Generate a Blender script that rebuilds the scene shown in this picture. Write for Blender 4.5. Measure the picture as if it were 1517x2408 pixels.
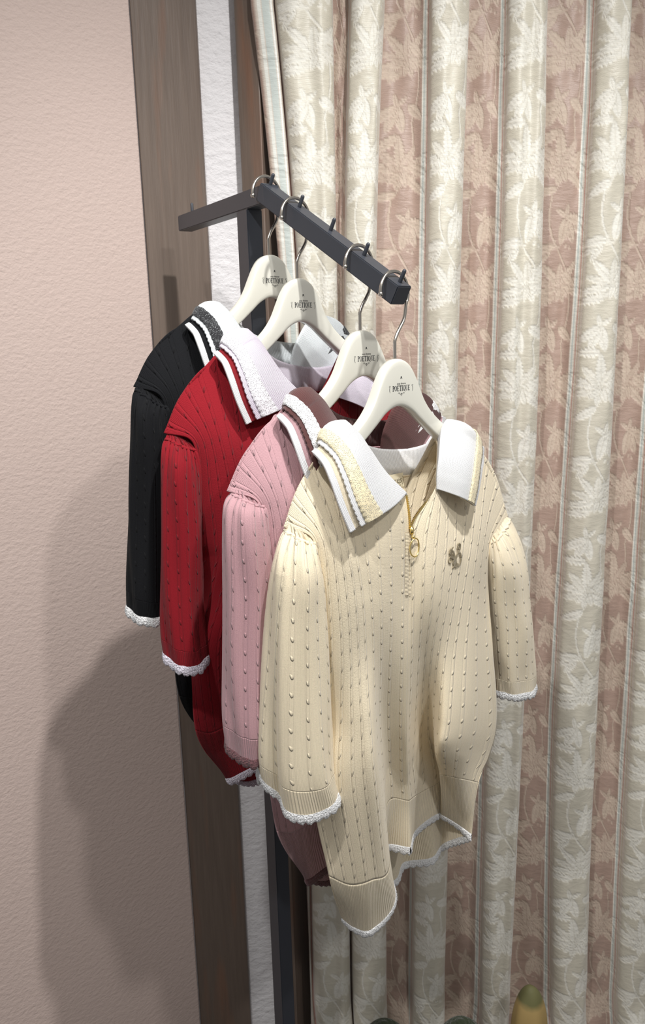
import bpy, bmesh, math, random
import numpy as np
from mathutils import Matrix, Vector
for o in list(bpy.data.objects): bpy.data.objects.remove(o)
random.seed(4); rng = np.random.RandomState(7)
scn = bpy.context.scene
COL = scn.collection

# ---------------------------------------------------------------- camera, world, lights
EYE = 1.62                                   # camera height above the floor
F, CX, CY = 1900.0, 758.5, 1204.0            # focal length and image centre in pixels of a 1517x2408 frame
R = np.array([[0.9996033774, -0.0281618160, 0.0],
              [-0.0059052742, -0.2096076499, 0.9777677438],
              [-0.0275357153, -0.9773799390, -0.2096908178]])   # camera axes (right, down, forward) in the world
cd = bpy.data.cameras.new('camera'); cam = bpy.data.objects.new('camera', cd); COL.objects.link(cam)
m = Matrix.Identity(4)
for i in range(3):
    m[i][0] = R[i][0]; m[i][1] = -R[i][1]; m[i][2] = -R[i][2]
m[2][3] = EYE
cam.matrix_world = m
cd.sensor_fit = 'VERTICAL'; cd.sensor_height = 36; cd.lens = F/2408*36; cd.clip_start = .05; cd.clip_end = 30
cd.dof.use_dof = True; cd.dof.focus_distance = 1.0; cd.dof.aperture_fstop = 14.0
scn.camera = cam
scn.view_settings.view_transform = 'Standard'; scn.view_settings.look = 'None'
scn.view_settings.gamma = 1; scn.view_settings.exposure = 0.25; scn.view_settings.use_curve_mapping = False

w = bpy.data.worlds.new('shop_light'); scn.world = w; w.use_nodes = True
w.node_tree.nodes['Background'].inputs[0].default_value = (1.0, .99, .98, 1)
w.node_tree.nodes['Background'].inputs[1].default_value = .26

def spot(name, loc, target, power, size, ang=60, blend=.5, col=(1, .99, .975)):
    l = bpy.data.lights.new(name, 'SPOT'); l.energy = power; l.shadow_soft_size = size
    l.spot_size = math.radians(ang); l.spot_blend = blend; l.color = col
    o = bpy.data.objects.new(name, l); COL.objects.link(o); o.location = loc
    o.rotation_euler = (Vector(target)-Vector(loc)).to_track_quat('-Z', 'Y').to_euler()
    return o
spot('ceiling_spot_key', (.43, .36, EYE+1.50), (.06, 1.2, EYE-.45), 112, .03, 84, .9)
spot('ceiling_spot_left', (-.50, -.10, EYE+1.50), (.12, 1.05, EYE-.38), 74, .035, 58, .7)
spot('ceiling_spot_front', (1.0, -.6, EYE+1.35), (.15, 1.4, EYE-.35), 50, .06, 56, .9)

# ---------------------------------------------------------------- helpers
def ray(px, py):
    return R @ np.array([(px-CX)/F, (py-CY)/F, 1.0])
def at_y(px, py, Y):                          # point of the room seen there, on the vertical plane y = Y
    d = ray(px, py); t = Y/d[1]; return np.array([d[0]*t, Y, d[2]*t+EYE])

def cr(P, n, ts=None):                        # Catmull-Rom along axis 0
    P = np.asarray(P, float); k = len(P)
    Q = np.concatenate([[2*P[0]-P[1]], P, [2*P[-1]-P[-2]]])
    t = np.linspace(0, k-1, n) if ts is None else np.asarray(ts, float)
    i = np.clip(np.floor(t).astype(int), 0, k-2); f = (t-i).reshape((-1,)+(1,)*(P.ndim-1))
    a, b, c, d = Q[i], Q[i+1], Q[i+2], Q[i+3]
    return .5*((2*b)+(c-a)*f+(2*a-5*b+4*c-d)*f**2+(3*b-a-3*c+d)*f**3)

def mesh_obj(name, verts, faces, mat=None, parent=None, uv=None, smooth=True):
    me = bpy.data.meshes.new(name)
    me.from_pydata([tuple(map(float, v)) for v in verts], [], [tuple(map(int, f)) for f in faces])
    if uv is not None:
        ul = me.uv_layers.new(name='UVMap'); li = np.empty(len(me.loops), int); me.loops.foreach_get('vertex_index', li)
        ul.data.foreach_set('uv', np.asarray(uv, float)[li].ravel())
    if smooth: me.polygons.foreach_set('use_smooth', [True]*len(me.polygons))
    if mat: me.materials.append(mat)
    me.validate(); me.update()
    o = bpy.data.objects.new(name, me); COL.objects.link(o)
    if parent: o.parent = parent
    return o

def grid_faces(r, c, wrap=False, base=0):
    i = np.arange(r-1)[:, None]; j = np.arange(c if wrap else c-1)[None, :]
    a = i*c+j; b = i*c+(j+1) % c; return np.stack([a, b, b+c, a+c], -1).reshape(-1, 4)+base

def grid_obj(name, P, mat, parent, uv=None, wrap=False, solid=0.0):
    r, c = P.shape[:2]
    if wrap:                                  # duplicate the closing column so the pattern runs on
        P = np.concatenate([P, P[:, :1]], 1)
        c += 1
    o = mesh_obj(name, P.reshape(-1, 3), grid_faces(r, c), mat, parent, None if uv is None else uv.reshape(-1, 2))
    if solid:
        s = o.modifiers.new('thickness', 'SOLIDIFY'); s.thickness = solid; s.offset = 0
    return o

def bm_obj(name, bm, mat, parent=None, smooth=False):
    bmesh.ops.recalc_face_normals(bm, faces=bm.faces[:])
    me = bpy.data.meshes.new(name); bm.to_mesh(me); bm.free()
    if smooth: me.polygons.foreach_set('use_smooth', [True]*len(me.polygons))
    if mat: me.materials.append(mat)
    o = bpy.data.objects.new(name, me); COL.objects.link(o)
    if parent: o.parent = parent
    return o

def tag(o, label=None, cat=None, group=None, kind=None):
    if label: o['label'] = label
    if cat: o['category'] = cat
    if group: o['group'] = group
    if kind: o['kind'] = kind
    return o
def empty(name, loc=(0, 0, 0), rz=0):
    o = bpy.data.objects.new(name, None); COL.objects.link(o); o.location = loc; o.rotation_euler = (0, 0, rz)
    o.empty_display_size = .05; return o

def tube(bm, pts, r, n=10, caps=True):
    pts = [Vector(p) for p in pts]; rs = r if isinstance(r, (list, tuple)) else [r]*len(pts)
    up = Vector((.31, .22, .93)); rings = []
    for i, p in enumerate(pts):
        t = (pts[min(i+1, len(pts)-1)]-pts[max(i-1, 0)]).normalized()
        a = t.cross(up)
        if a.length < 1e-4: a = t.cross(Vector((1, 0, 0)))
        a.normalize(); b = t.cross(a).normalized(); up = b.cross(t) if False else up
        rings.append([bm.verts.new(p+(a*math.cos(2*math.pi*k/n)+b*math.sin(2*math.pi*k/n))*rs[i]) for k in range(n)])
    for i in range(len(rings)-1):
        for k in range(n):
            bm.faces.new((rings[i][k], rings[i][(k+1) % n], rings[i+1][(k+1) % n], rings[i+1][k]))
    if caps:
        bm.faces.new(rings[0]); bm.faces.new(rings[-1][::-1])

def beam(bm, a, b, s, n, t, bev=.0012):       # square tube: a -> b is its top-left edge, s across, n up
    a, b, s, n = map(Vector, (a, b, s, n)); vs = []
    for p in (a, b):
        for q in (p, p+s*t, p+s*t-n*t, p-n*t): vs.append(bm.verts.new(q))
    fs = [bm.faces.new([vs[i] for i in f]) for f in ((0, 1, 2, 3), (7, 6, 5, 4), (0, 4, 5, 1), (1, 5, 6, 2), (2, 6, 7, 3), (3, 7, 4, 0))]
    bmesh.ops.bevel(bm, geom=list({e for f in fs for e in f.edges}), offset=bev, segments=2, affect='EDGES')

# ---------------------------------------------------------------- materials
def srgb(r, g, b):
    f = lambda c: (c/255/12.92) if c/255 <= .04045 else ((c/255+.055)/1.055)**2.4
    return (f(r), f(g), f(b), 1)
class NT:
    def __init__(s, name):
        s.mat = bpy.data.materials.new(name); s.mat.use_nodes = True; s.nt = s.mat.node_tree; s.b = s.nt.nodes['Principled BSDF']
    def n(s, t, **k):
        x = s.nt.nodes.new(t)
        for a, v in k.items(): setattr(x, a, v)
        return x
    def lk(s, a, b): s.nt.links.new(a, b)
    def put(s, sock, v):
        if isinstance(v, bpy.types.NodeSocket): s.lk(v, sock)
        else: sock.default_value = v
    def m(s, op, a, b=0.0, c=0.0, clamp=False):
        x = s.n('ShaderNodeMath', operation=op, use_clamp=clamp)
        s.put(x.inputs[0], a); s.put(x.inputs[1], b); s.put(x.inputs[2], c); return x.outputs[0]
    def uv(s):
        x = s.n('ShaderNodeSeparateXYZ'); s.lk(s.n('ShaderNodeTexCoord').outputs['UV'], x.inputs[0]); return x.outputs[0], x.outputs[1]
    def obj(s): return s.n('ShaderNodeTexCoord').outputs['Object']
    def noise(s, vec, scale, detail=2, rough=.5, stretch=None):
        if stretch:
            mp = s.n('ShaderNodeMapping'); s.lk(vec, mp.inputs[0]); mp.inputs['Scale'].default_value = stretch; vec = mp.outputs[0]
        x = s.n('ShaderNodeTexNoise'); s.lk(vec, x.inputs['Vector']); x.inputs['Scale'].default_value = scale
        x.inputs['Detail'].default_value = detail; x.inputs['Roughness'].default_value = rough; return x.outputs[0]
    def mix(s, f, a, b):
        x = s.n('ShaderNodeMix', data_type='RGBA'); s.put(x.inputs[0], f); s.put(x.inputs[6], a); s.put(x.inputs[7], b); return x.outputs[2]
    def bump(s, h, dist=1.0, strength=1.0):
        x = s.n('ShaderNodeBump'); s.put(x.inputs['Height'], h); x.inputs['Distance'].default_value = dist; x.inputs['Strength'].default_value = strength
        s.lk(x.outputs[0], s.b.inputs['Normal'])
    def set(s, **k):
        for a, v in k.items(): s.put(s.b.inputs[a.replace('_', ' ')], v)
        return s.mat

def plain(name, col, rough=.5, metal=0, **k):
    t = NT(name); t.set(Base_Color=col, Roughness=rough, Metallic=metal, **k); return t.mat

def knit_mat(name, col, kind='cable', rough=.85, sheen=.25):
    t = NT(name); u, v = t.uv()
    vec = t.obj()
    stitch = t.m('MULTIPLY', t.m('SINE', t.m('MULTIPLY', u, 2*math.pi*13)), t.m('ADD', .6, t.m('MULTIPLY', .4, t.m('SINE', t.m('MULTIPLY', v, 2*math.pi*15)))))
    h = t.m('MULTIPLY', stitch, .00016)
    if kind == 'cable':
        fu = t.m('SUBTRACT', t.m('FRACT', u), .5)
        fv = t.m('SUBTRACT', t.m('FRACT', t.m('ADD', v, t.m('MULTIPLY', .37, t.m('FLOOR', u)))), .5)
        a = t.m('SUBTRACT', t.m('MULTIPLY', fu, 11), t.m('MULTIPLY', fv, -3.6))
        b = t.m('MULTIPLY', fv, 6.0)
        dot = t.m('SUBTRACT', 1.0, t.m('ADD', t.m('MULTIPLY', a, a), t.m('MULTIPLY', b, b)), clamp=True)
        dot = t.m('SMOOTH_MIN', dot, .8, .3)
        au = t.m('ABSOLUTE', fu)
        g = t.m('MULTIPLY', t.m('SUBTRACT', au, .15), 22); g = t.m('EXPONENT', t.m('MULTIPLY', t.m('MULTIPLY', g, g), -1))
        r = t.m('MULTIPLY', au, 9); r = t.m('EXPONENT', t.m('MULTIPLY', t.m('MULTIPLY', r, r), -1))
        h = t.m('ADD', h, t.m('MULTIPLY', dot, .0024))
        h = t.m('ADD', h, t.m('MULTIPLY', g, -.0005)); h = t.m('ADD', h, t.m('MULTIPLY', r, .0005))
    elif kind == 'rib':
        h = t.m('ADD', h, t.m('MULTIPLY', t.m('SINE', t.m('MULTIPLY', u, 2*math.pi*7)), .00045))
    elif kind == 'cross':                      # fine ribs running along the strip
        h = t.m('MULTIPLY', t.m('SINE', t.m('MULTIPLY', v, 2*math.pi)), .0002)
    h = t.m('ADD', h, t.m('MULTIPLY', t.noise(vec, 900, 2), .0004))
    t.bump(h)
    c = t.mix(t.noise(vec, 700, 2), tuple(x*.86 for x in col[:3])+(1,), tuple(min(1, x*1.08) for x in col[:3])+(1,))
    t.set(Base_Color=c, Roughness=rough, Sheen_Weight=sheen*(.1 if col[0] < .02 else .25 if col[1] < .02 else 1), Sheen_Roughness=.5, Specular_IOR_Level=.25)
    return t.mat

def fuzz_mat(name, col, scale=420, depth=.0016):
    t = NT(name); vec = t.obj()
    v = t.n('ShaderNodeTexVoronoi'); t.lk(vec, v.inputs['Vector']); v.inputs['Scale'].default_value = scale
    t.bump(t.m('ADD', t.m('MULTIPLY', v.outputs[0], -depth), t.m('MULTIPLY', t.noise(vec, scale*2.2, 3), depth)))
    t.set(Base_Color=col, Roughness=.9, Sheen_Weight=.3); return t.mat

def lace_mat(name, col, under):                # open net: thread colour with small holes showing the collar below
    t = NT(name); vec = t.obj()
    v = t.n('ShaderNodeTexVoronoi', feature='DISTANCE_TO_EDGE'); t.lk(vec, v.inputs['Vector']); v.inputs['Scale'].default_value = 560
    f = t.m('MULTIPLY', t.m('MULTIPLY', t.m('SUBTRACT', v.outputs[0], .16), 6, clamp=True), .6)
    t.set(Base_Color=t.mix(f, col, under), Roughness=.85, Sheen_Weight=.2)
    t.bump(t.m('MULTIPLY', f, -.0012)); return t.mat

M = {}
M['steel'] = plain('powder_coated_steel', srgb(57, 60, 67), .42)
M['chrome'] = plain('brushed_nickel', srgb(205, 198, 188), .22, 1)
M['gold'] = plain('gold_metal', srgb(250, 226, 150), .30, 1)
M['hanger'] = plain('gloss_ivory_plastic', srgb(222, 220, 208), .22, 0, Coat_Weight=.4, Coat_Roughness=.08)
M['print'] = plain('dark_print', srgb(50, 52, 55), .5)
def wallpaper():
    t = NT('pink_wallpaper'); v = t.obj()
    h = t.m('ADD', t.m('MULTIPLY', t.noise(v, 95, 4, .55, (1, 1, 1.6)), .0013), t.m('MULTIPLY', t.noise(v, 320, 2), .0004))
    t.bump(h); t.set(Base_Color=t.mix(t.noise(v, 3, 3), srgb(199, 179, 170), srgb(207, 187, 178)), Roughness=.75); return t.mat
def plaster():
    t = NT('white_embossed_paper'); v = t.obj()
    t.bump(t.m('MULTIPLY', t.noise(v, 48, 5, .62, (1, 1, 1.5)), .004)); t.set(Base_Color=srgb(228, 225, 226), Roughness=.8); return t.mat
def wood():
    t = NT('brown_painted_wood'); v = t.obj()
    n1 = t.noise(v, 9, 3, .5, (3, 3, .35)); n2 = t.noise(v, 60, 3, .6, (2, 2, .12))
    f = t.m('MULTIPLY', t.m('SUBTRACT', n1, .56), 5, clamp=True)
    base = t.mix(n2, srgb(97, 84, 75), srgb(122, 107, 96))
    t.bump(t.m('MULTIPLY', n2, .0008)); t.set(Base_Color=t.mix(t.m('MULTIPLY', f, .35), base, srgb(150, 96, 62)), Roughness=.5); return t.mat
M['paper'] = wallpaper(); M['plaster'] = plaster(); M['wood'] = wood()
def floor_mat():
    t = NT('dark_wood_floor'); v = t.obj(); t.set(Base_Color=t.mix(t.noise(v, 12, 4, .5, (1, 8, 1)), srgb(40, 32, 28), srgb(62, 50, 42)), Roughness=.45); return t.mat

# ---------------------------------------------------------------- room
def box_plan(name, pts, z0, z1, mat, kind='structure'):   # vertical prism over a plan outline
    bm = bmesh.new(); lo = [bm.verts.new((x, y, z0)) for x, y in pts]; hi = [bm.verts.new((x, y, z1)) for x, y in pts]; n = len(pts)
    bm.faces.new(lo[::-1]); bm.faces.new(hi)
    for i in range(n): bm.faces.new((lo[i], lo[(i+1) % n], hi[(i+1) % n], hi[i]))
    bmesh.ops.bevel(bm, geom=[e for e in bm.edges], offset=.0015, segments=1, affect='EDGES')
    o = bm_obj(name, bm, mat); o['kind'] = kind; return o
def plan(px, Y, py=1200):
    p = at_y(px, py, Y); return (p[0], p[1])
ZT = 3.4
A0 = plan(386, 1.52); A1 = plan(-260, 1.22)
box_plan('wall_left', [A1, A0, (A0[0]-.02, A0[1]+.1), (A1[0]-.05, A1[1]+.1)], 0, ZT, M['paper'])
B0 = plan(388, 1.53); B1 = plan(524, 1.60)
box_plan('trim_1', [B0, B1, (B1[0], B1[1]+.06), (B0[0], B0[1]+.06)], 0, ZT, M['wood'])
Cc0 = plan(520, 1.612); Cc1 = plan(612, 1.63)
box_plan('wall_back', [(-1.2, 1.75), (-.6, 1.75), (Cc0[0]-.01, Cc0[1]), Cc1, (Cc1[0]+.02, 1.75), (2.2, 1.75), (2.2, 1.85), (-1.2, 1.85)], 0, ZT, M['plaster'])
D0 = plan(604, 1.60); D1 = plan(650, 1.57); D2 = plan(705, 1.66)
box_plan('trim_2', [D0, D1, D2, (D2[0], 1.72), (D0[0], 1.72)], 0, ZT, M['wood'])
bm = bmesh.new(); bmesh.ops.create_cube(bm, size=1, matrix=Matrix.Translation((.4, .4, -.05)) @ Matrix.Diagonal((4, 3.6, .1, 1)))
tag(bm_obj('floor', bm, floor_mat()), kind='structure')

# ---------------------------------------------------------------- curtain
def motif_tile():                              # 0.30 m x 0.40 m of damask at 1 mm: two bands of flowers and leaves
    H, W = 400, 300; T = np.zeros((H, W)); yy, xx = np.mgrid[0:H, 0:W].astype(float)
    def leaf(cx, cy, ang, L, Wd, serr=0, val=1.0):
        for oy in (-H, 0, H):
            dx = (xx-cx)*.62; dy = yy-(cy+oy)
            a = dx*math.cos(ang)+dy*math.sin(ang); b = -dx*math.sin(ang)+dy*math.cos(ang)
            x = a/L; hw = Wd*np.sqrt(np.clip(x*(1-x)*4, 0, 1))*(1-.35*x)*(1+serr*.22*np.sin(a*.9))
            ins = (x > 0) & (x < 1) & (np.abs(b) < hw)
            e = np.clip((hw-np.abs(b))/1.8, 0, 1)
            vein = 1-.45*np.exp(-(b/.9)**2)-.22*np.exp(-((np.mod(a+np.abs(b)*.9, 7)-3.5)/.9)**2)
            T[ins] = np.maximum(T[ins]*.25, (val*e*vein)[ins])
    def stem(x0, y0, x1, y1, bend, wd=1.6):
        for s in np.linspace(0, 1, 90):
            x = x0+(x1-x0)*s+bend*math.sin(math.pi*s); y = y0+(y1-y0)*s
            for oy in (-H, 0, H):
                m = ((xx-x)*.62)**2+(yy-y-oy)**2 < wd**2; T[m] = np.maximum(T[m], .75)
    def flower(cx, cy, s, rot, n=9):
        for k in range(n):
            a = rot-2.1+4.2*k/(n-1); leaf(cx, cy, a, s*(1.0 if k % 2 else .80), s*.17, .6, .8+.2*(k % 2))
        leaf(cx, cy, rot+math.pi, s*.5, s*.15); leaf(cx, cy, rot+2.6, s*.45, s*.12); leaf(cx, cy, rot-2.6, s*.45, s*.12)
    def bell(cx, cy, s, rot):
        for k in (-.55, 0, .55): leaf(cx, cy, rot+k, s, s*.24)
        leaf(cx, cy, rot+math.pi+.5, s*.5, s*.12); leaf(cx, cy, rot+math.pi-.5, s*.5, s*.12)
    for x0, sc in ((2, 1), (152, 1)):
        c = x0+60
        stem(c+25, 0, c-25, 130, 26); stem(c-25, 130, c+22, 260, -24); stem(c+22, 260, c+25, 400, 22)
        flower(c-4, 84, 64, -1.35, 8); flower(c+8, 298, 58, -1.9, 8)
        bell(c+16, 172, 50, 1.2); bell(c-18, 372, 46, 1.9); bell(c-26, 225, 36, 2.6)
        for k in range(8):
            y = 20+50*k; s = 1 if k % 2 else -1
            leaf(c+s*14, y, (0.35 if s > 0 else 2.8)+rng.uniform(-.5, .5), rng.uniform(34, 50), rng.uniform(9, 13), k % 3 == 0)
        for k in range(5): leaf(c+30+6*math.cos(k*1.26), 215+9*math.sin(k*1.26), k*1.26, 8, 3.6)
    return T
TILE = motif_tile()
def curtain():
    Yc = 1.58
    ys = [0, 600, 1000, 1700, 2300]
    folds = [[(650, 780), (703, 790), (718, 798), (732, 812), (740, 822)],
             [(828, 905), (815, 885), (815, 885), (825, 900), (832, 908)],
             [(1017, 1105), (1008, 1085), (1000, 1075), (985, 1060), (973, 1046)],
             [(1200, 1290), (1187, 1275), (1171, 1265), (1150, 1232), (1135, 1202)],
             [(1410, 1487), (1382, 1465), (1352, 1440), (1312, 1405), (1302, 1382)],
             [(1600, 1680), (1570, 1655), (1530, 1620), (1490, 1575), (1457, 1540)],
             [(1790, 1870), (1750, 1840), (1705, 1800), (1660, 1740), (1620, 1700)]]
    depth = [.050, .055, .060, .060, .060, .060, .06]
    nz = 760; Z = np.linspace(2.75, .012, nz)
    E = []
    for fd in folds:
        for side in (0, 1):
            pts = np.array([at_y(fd[k][side], ys[k], Yc-.04) for k in range(5)])
            z, x = pts[:, 2], pts[:, 0]
            c = np.polyfit(z, x, 2)
            xi = np.interp(Z, z[::-1], x[::-1]); lo = Z < z[-1]; hi = Z > z[0]
            # smooth the polyline
            sm = np.polyval(np.polyfit(z, x, 3), np.clip(Z, z[-1], z[0]))
            xi = .75*sm+.25*xi
            E.append(xi)
    E = np.array(E)                                   # (2*folds, nz)
    ctrl = []; K = []
    nf = len(folds)
    for i in range(nf):
        XL, XR = E[2*i], E[2*i+1]; d = depth[i]; wd = XR-XL
        if i == 0:
            st = XL-.012-.034*np.clip((Z-.3)/1.9, 0, 1)
            for x, y, k in ((st, -.0, -.12), (st+.003, .020, -.09), (XL-.010, .026, -.04), (XL-.006, .012, -.02)):
                ctrl.append((x, np.full(nz, y))); K.append(k+.5-.02)
        crease = .018 if i in (0, 3) else .0
        jj = .004*np.sin(Z*3.1+i*2.0)
        for fx, y, k in ((-.04, .35, .47), (.02, .72, .51), (.25, .97, .60), (.55, 1.0 - crease*8, .70), (.78, .95, .78), (.97, .68, .87), (1.03, .38, .92), (.985, .12, .97)):
            ctrl.append((XL+wd*fx+jj*(.3 < fx < .9), np.full(nz, d*y))); K.append(i+k)
        if i < nf-1:
            XN = E[2*i+2]; gap = XN-XR
            wob = .006*np.sin(Z*4.3+i*1.7)+.004*np.sin(Z*9+i)
            for fx, y, k in ((.02, -.10, 1.02), (.25, -.12, 1.10), (.50, -.02, 1.20), (.74, .02, 1.32), (.88, .16, 1.41)):
                ctrl.append((XR+gap*fx, d*y+wob*(.2 < fx < .8))); K.append(i+k)
    cx = np.array([c[0] for c in ctrl]); cy = np.array([c[1] for c in ctrl])
    per = 12; n = (len(ctrl)-1)*per+1
    X = cr(cx, n); Y = cr(cy, n); KK = cr(np.array(K)[:, None], n)[:, 0]
    # small crumples of the brocade
    zz = Z[None, :]; kk = KK[:, None]
    Yw = Y + .0012*np.sin(kk*21+zz*17+2*np.sin(zz*6))+.0008*np.sin(kk*33-zz*41)
    P = np.stack([X, Yc-Yw, np.repeat(zz, n, 0)], -1)
    # the cloth is a few centimetres too long and crumples on the floor
    low = np.clip((.16-P[..., 2])/.16, 0, 1)**1.5
    P[..., 1] -= low*(.025+.02*np.sin(kk*9)); P[..., 0] += low*.012*np.sin(kk*14+1)
    P = P.transpose(1, 0, 2)                          # rows down
    uv = np.stack([np.repeat(KK[None, :], nz, 0), np.repeat(Z[:, None]/.40, n, 1)], -1)
    t = NT('striped_damask'); u, v = t.uv()
    fr = t.m('FRACT', u)
    at = t.n('ShaderNodeAttribute', attribute_name='motif'); mo = at.outputs['Fac']
    def band(a, b, s=120):
        return t.m('MULTIPLY', t.m('MULTIPLY', t.m('SUBTRACT', fr, a), s, clamp=True), t.m('MULTIPLY', t.m('SUBTRACT', b, fr), s, clamp=True))
    pink_in = t.m('MAXIMUM', band(-.5, .40), band(.985, 1.6))
    cream_c = t.mix(mo, srgb(200, 194, 178), srgb(223, 220, 210))
    pink_c = t.mix(mo, srgb(168, 144, 131), srgb(194, 177, 160))
    line_c = srgb(205, 196, 184)
    c = t.mix(band(.49, .905), line_c, cream_c)
    c = t.mix(pink_in, c, pink_c)
    for a, b, cc in ((.402, .414, (224, 224, 216)), (.414, .436, (190, 197, 192)), (.436, .444, (226, 226, 220)), (.455, .466, (190, 150, 138)), (.476, .484, (196, 182, 160)),
                     (.915, .925, (190, 150, 138)), (.935, .945, (226, 226, 220)), (.945, .965, (172, 184, 182)), (.965, .975, (226, 226, 220))):
        c = t.mix(band(a, b, 400), c, srgb(*cc))
    weave = t.m('MULTIPLY', t.m('SINE', t.m('MULTIPLY', v, 2*math.pi*260)), .00006)
    crum = t.m('MULTIPLY', t.noise(t.obj(), 42, 3, .55, (1, 1, 2.2)), .0014)
    t.bump(t.m('ADD', t.m('ADD', t.m('MULTIPLY', mo, .0008), weave), crum))
    t.set(Base_Color=c, Roughness=t.m('ADD', .42, t.m('MULTIPLY', mo, .22)), Sheen_Weight=.3, Sheen_Roughness=.4, Specular_IOR_Level=.5)
    o = grid_obj('curtain', P, t.mat, None, uv)
    H, W = TILE.shape
    fx = np.mod(KK, 1)*W; gx = np.repeat(fx[None, :], nz, 0); gy = np.repeat(np.mod(-Z[:, None]/.40, 1)*H, n, 1)
    x0 = np.floor(gx).astype(int) % W; y0 = np.floor(gy).astype(int) % H; ax = gx-np.floor(gx); ay = gy-np.floor(gy)
    val = (TILE[y0, x0]*(1-ax)+TILE[y0, (x0+1) % W]*ax)*(1-ay)+(TILE[(y0+1) % H, x0]*(1-ax)+TILE[(y0+1) % H, (x0+1) % W]*ax)*ay
    a = o.data.attributes.new('motif', 'FLOAT', 'POINT'); a.data.foreach_set('value', val.ravel())
    tag(o, 'floor-length curtain striped in dusty pink and ivory floral damask, hanging in deep folds', 'curtain')
curtain()

# things on the floor at the foot of the curtain
def blob(name, loc, rad, mat, sq=1.0):
    bm = bmesh.new(); bmesh.ops.create_uvsphere(bm, u_segments=40, v_segments=24, radius=1)
    for v in bm.verts:
        n = v.co.copy(); a = math.atan2(n.y, n.x); k = 1+.05*math.cos(5*a)*(1-n.z*n.z)+.03*math.sin(3*a+n.z*2)
        v.co = Vector((n.x*rad[0]*k, n.y*rad[1]*k, rad[2]*(math.copysign(abs(n.z)**sq, n.z)*(1+.0*k)+1)))
    o = bm_obj(name, bm, mat, None, True); o.location = loc; return o
def gourd_mat():
    t = NT('olive_and_yellow_skin'); v = t.obj(); s = t.n('ShaderNodeSeparateXYZ'); t.lk(v, s.inputs[0])
    f = t.m('MULTIPLY', t.m('SUBTRACT', s.outputs[2], t.m('ADD', .245, t.m('MULTIPLY', t.noise(v, 30), .02))), 70, clamp=True)
    t.set(Base_Color=t.mix(f, srgb(170, 144, 92), srgb(104, 102, 64)), Roughness=.7); return t.mat

# ---------------------------------------------------------------- rack
U3 = np.array([0, 0, float(EYE)])
P0 = np.array([-0.07079827, 1.19949865, 0.21325378])+U3
uB = np.array([0.57459804, -0.63317873, -0.51857669]); sB = np.array([0.74053297, 0.67202003, 0.])
nB = np.array([0.34849392, -0.38402314, 0.85503112]); PEG0, PEGD, LB = .0014, .0711, .2964
uA = np.array([-0.5212, 0.8534, 0.0]); uA /= np.linalg.norm(uA); sA = np.array([uA[1], -uA[0], 0]); LA = .315
T = .025
rack = empty('display_rack', (0, 0, 0))
# foot of the post
postc = P0+uA*.075+sA*T/2
rack.location = (postc[0], postc[1], 0)
def loc_rack(p): return Vector(p)-Vector(rack.location)
bm = bmesh.new(); beam(bm, loc_rack(P0-uA*.002), loc_rack(P0+uA*LA), sA, (0, 0, 1), T); bm_obj('straight_arm', bm, M['steel'], rack)
bm = bmesh.new()
beam(bm, loc_rack(P0-uB*.006), loc_rack(P0+uB*LB), sB, nB, T); bm_obj('sloping_arm', bm, M['steel'], rack)
bm = bmesh.new()
pw = .030
ps = P0+uA*.052
a = Vector((ps[0], ps[1], P0[2]-T)); b = Vector((ps[0], ps[1], 0.012))
vs = []
for z in (a.z, b.z):
    for q in ((0, 0), (1, 0), (1, 1), (0, 1)):
        p = Vector((ps[0], ps[1], z))+Vector(uA)*(pw*q[0]*1.15)+Vector(sA)*(T*q[1]); vs.append(bm.verts.new(loc_rack(p)))
for f in ((0, 1, 2, 3), (7, 6, 5, 4), (0, 4, 5, 1), (1, 5, 6, 2), (2, 6, 7, 3), (3, 7, 4, 0)): bm.faces.new([vs[i] for i in f])
bmesh.ops.bevel(bm, geom=bm.edges[:], offset=.0012, segments=2, affect='EDGES')
bm_obj('post', bm, M['steel'], rack)
bm = bmesh.new(); bmesh.ops.create_cube(bm, size=1, matrix=Matrix.Translation((0, 0, .006)) @ Matrix.Rotation(-.55, 4, 'Z') @ Matrix.Diagonal((.30, .34, .012, 1)))
bm_obj('base_plate', bm, M['steel'], rack)
def peg(p, n):
    bm = bmesh.new(); p = loc_rack(p); n = Vector(n)
    tube(bm, [p-n*.002, p, p+n*.0145, p+n*.0162, p+n*.017], [.0026, .0026, .0026, .0021, .0008], 14)
    bm_obj('peg', bm, M['steel'], rack, True)
for i in range(5): peg(P0+sB*T/2+uB*(PEG0+PEGD*i), nB)
peg(P0+uA*(LA-.035)+sA*T/2, (0, 0, 1))
tag(rack, 'dark grey square-tube display rack with one straight arm and one sloping pegged arm', 'clothes rack')

# ---------------------------------------------------------------- hangers
AZ = .735
SV = np.array([math.cos(AZ), math.sin(AZ), 0]); WV = np.array([math.sin(AZ), -math.cos(AZ), 0])
HK = [P0+sB*T/2+uB*(PEG0+PEGD*i-.012) for i in (0, 1, 3, 4)]      # where each hook rests on the arm
def local(g, px, py, w=None, v=None):         # (across, out to the front, down) in the frame of garment g
    d = ray(px, py); O = HK[g]-U3
    t = (O@WV+w)/(d@WV) if v is None else (O[2]-v)/d[2]
    X = d*t-O
    return np.array([X@SV, X@WV, -X[2]])
def L3(p): return Vector((float(p[0]), -float(p[1]), -float(p[2])))   # (s, w, v) -> object space

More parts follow.
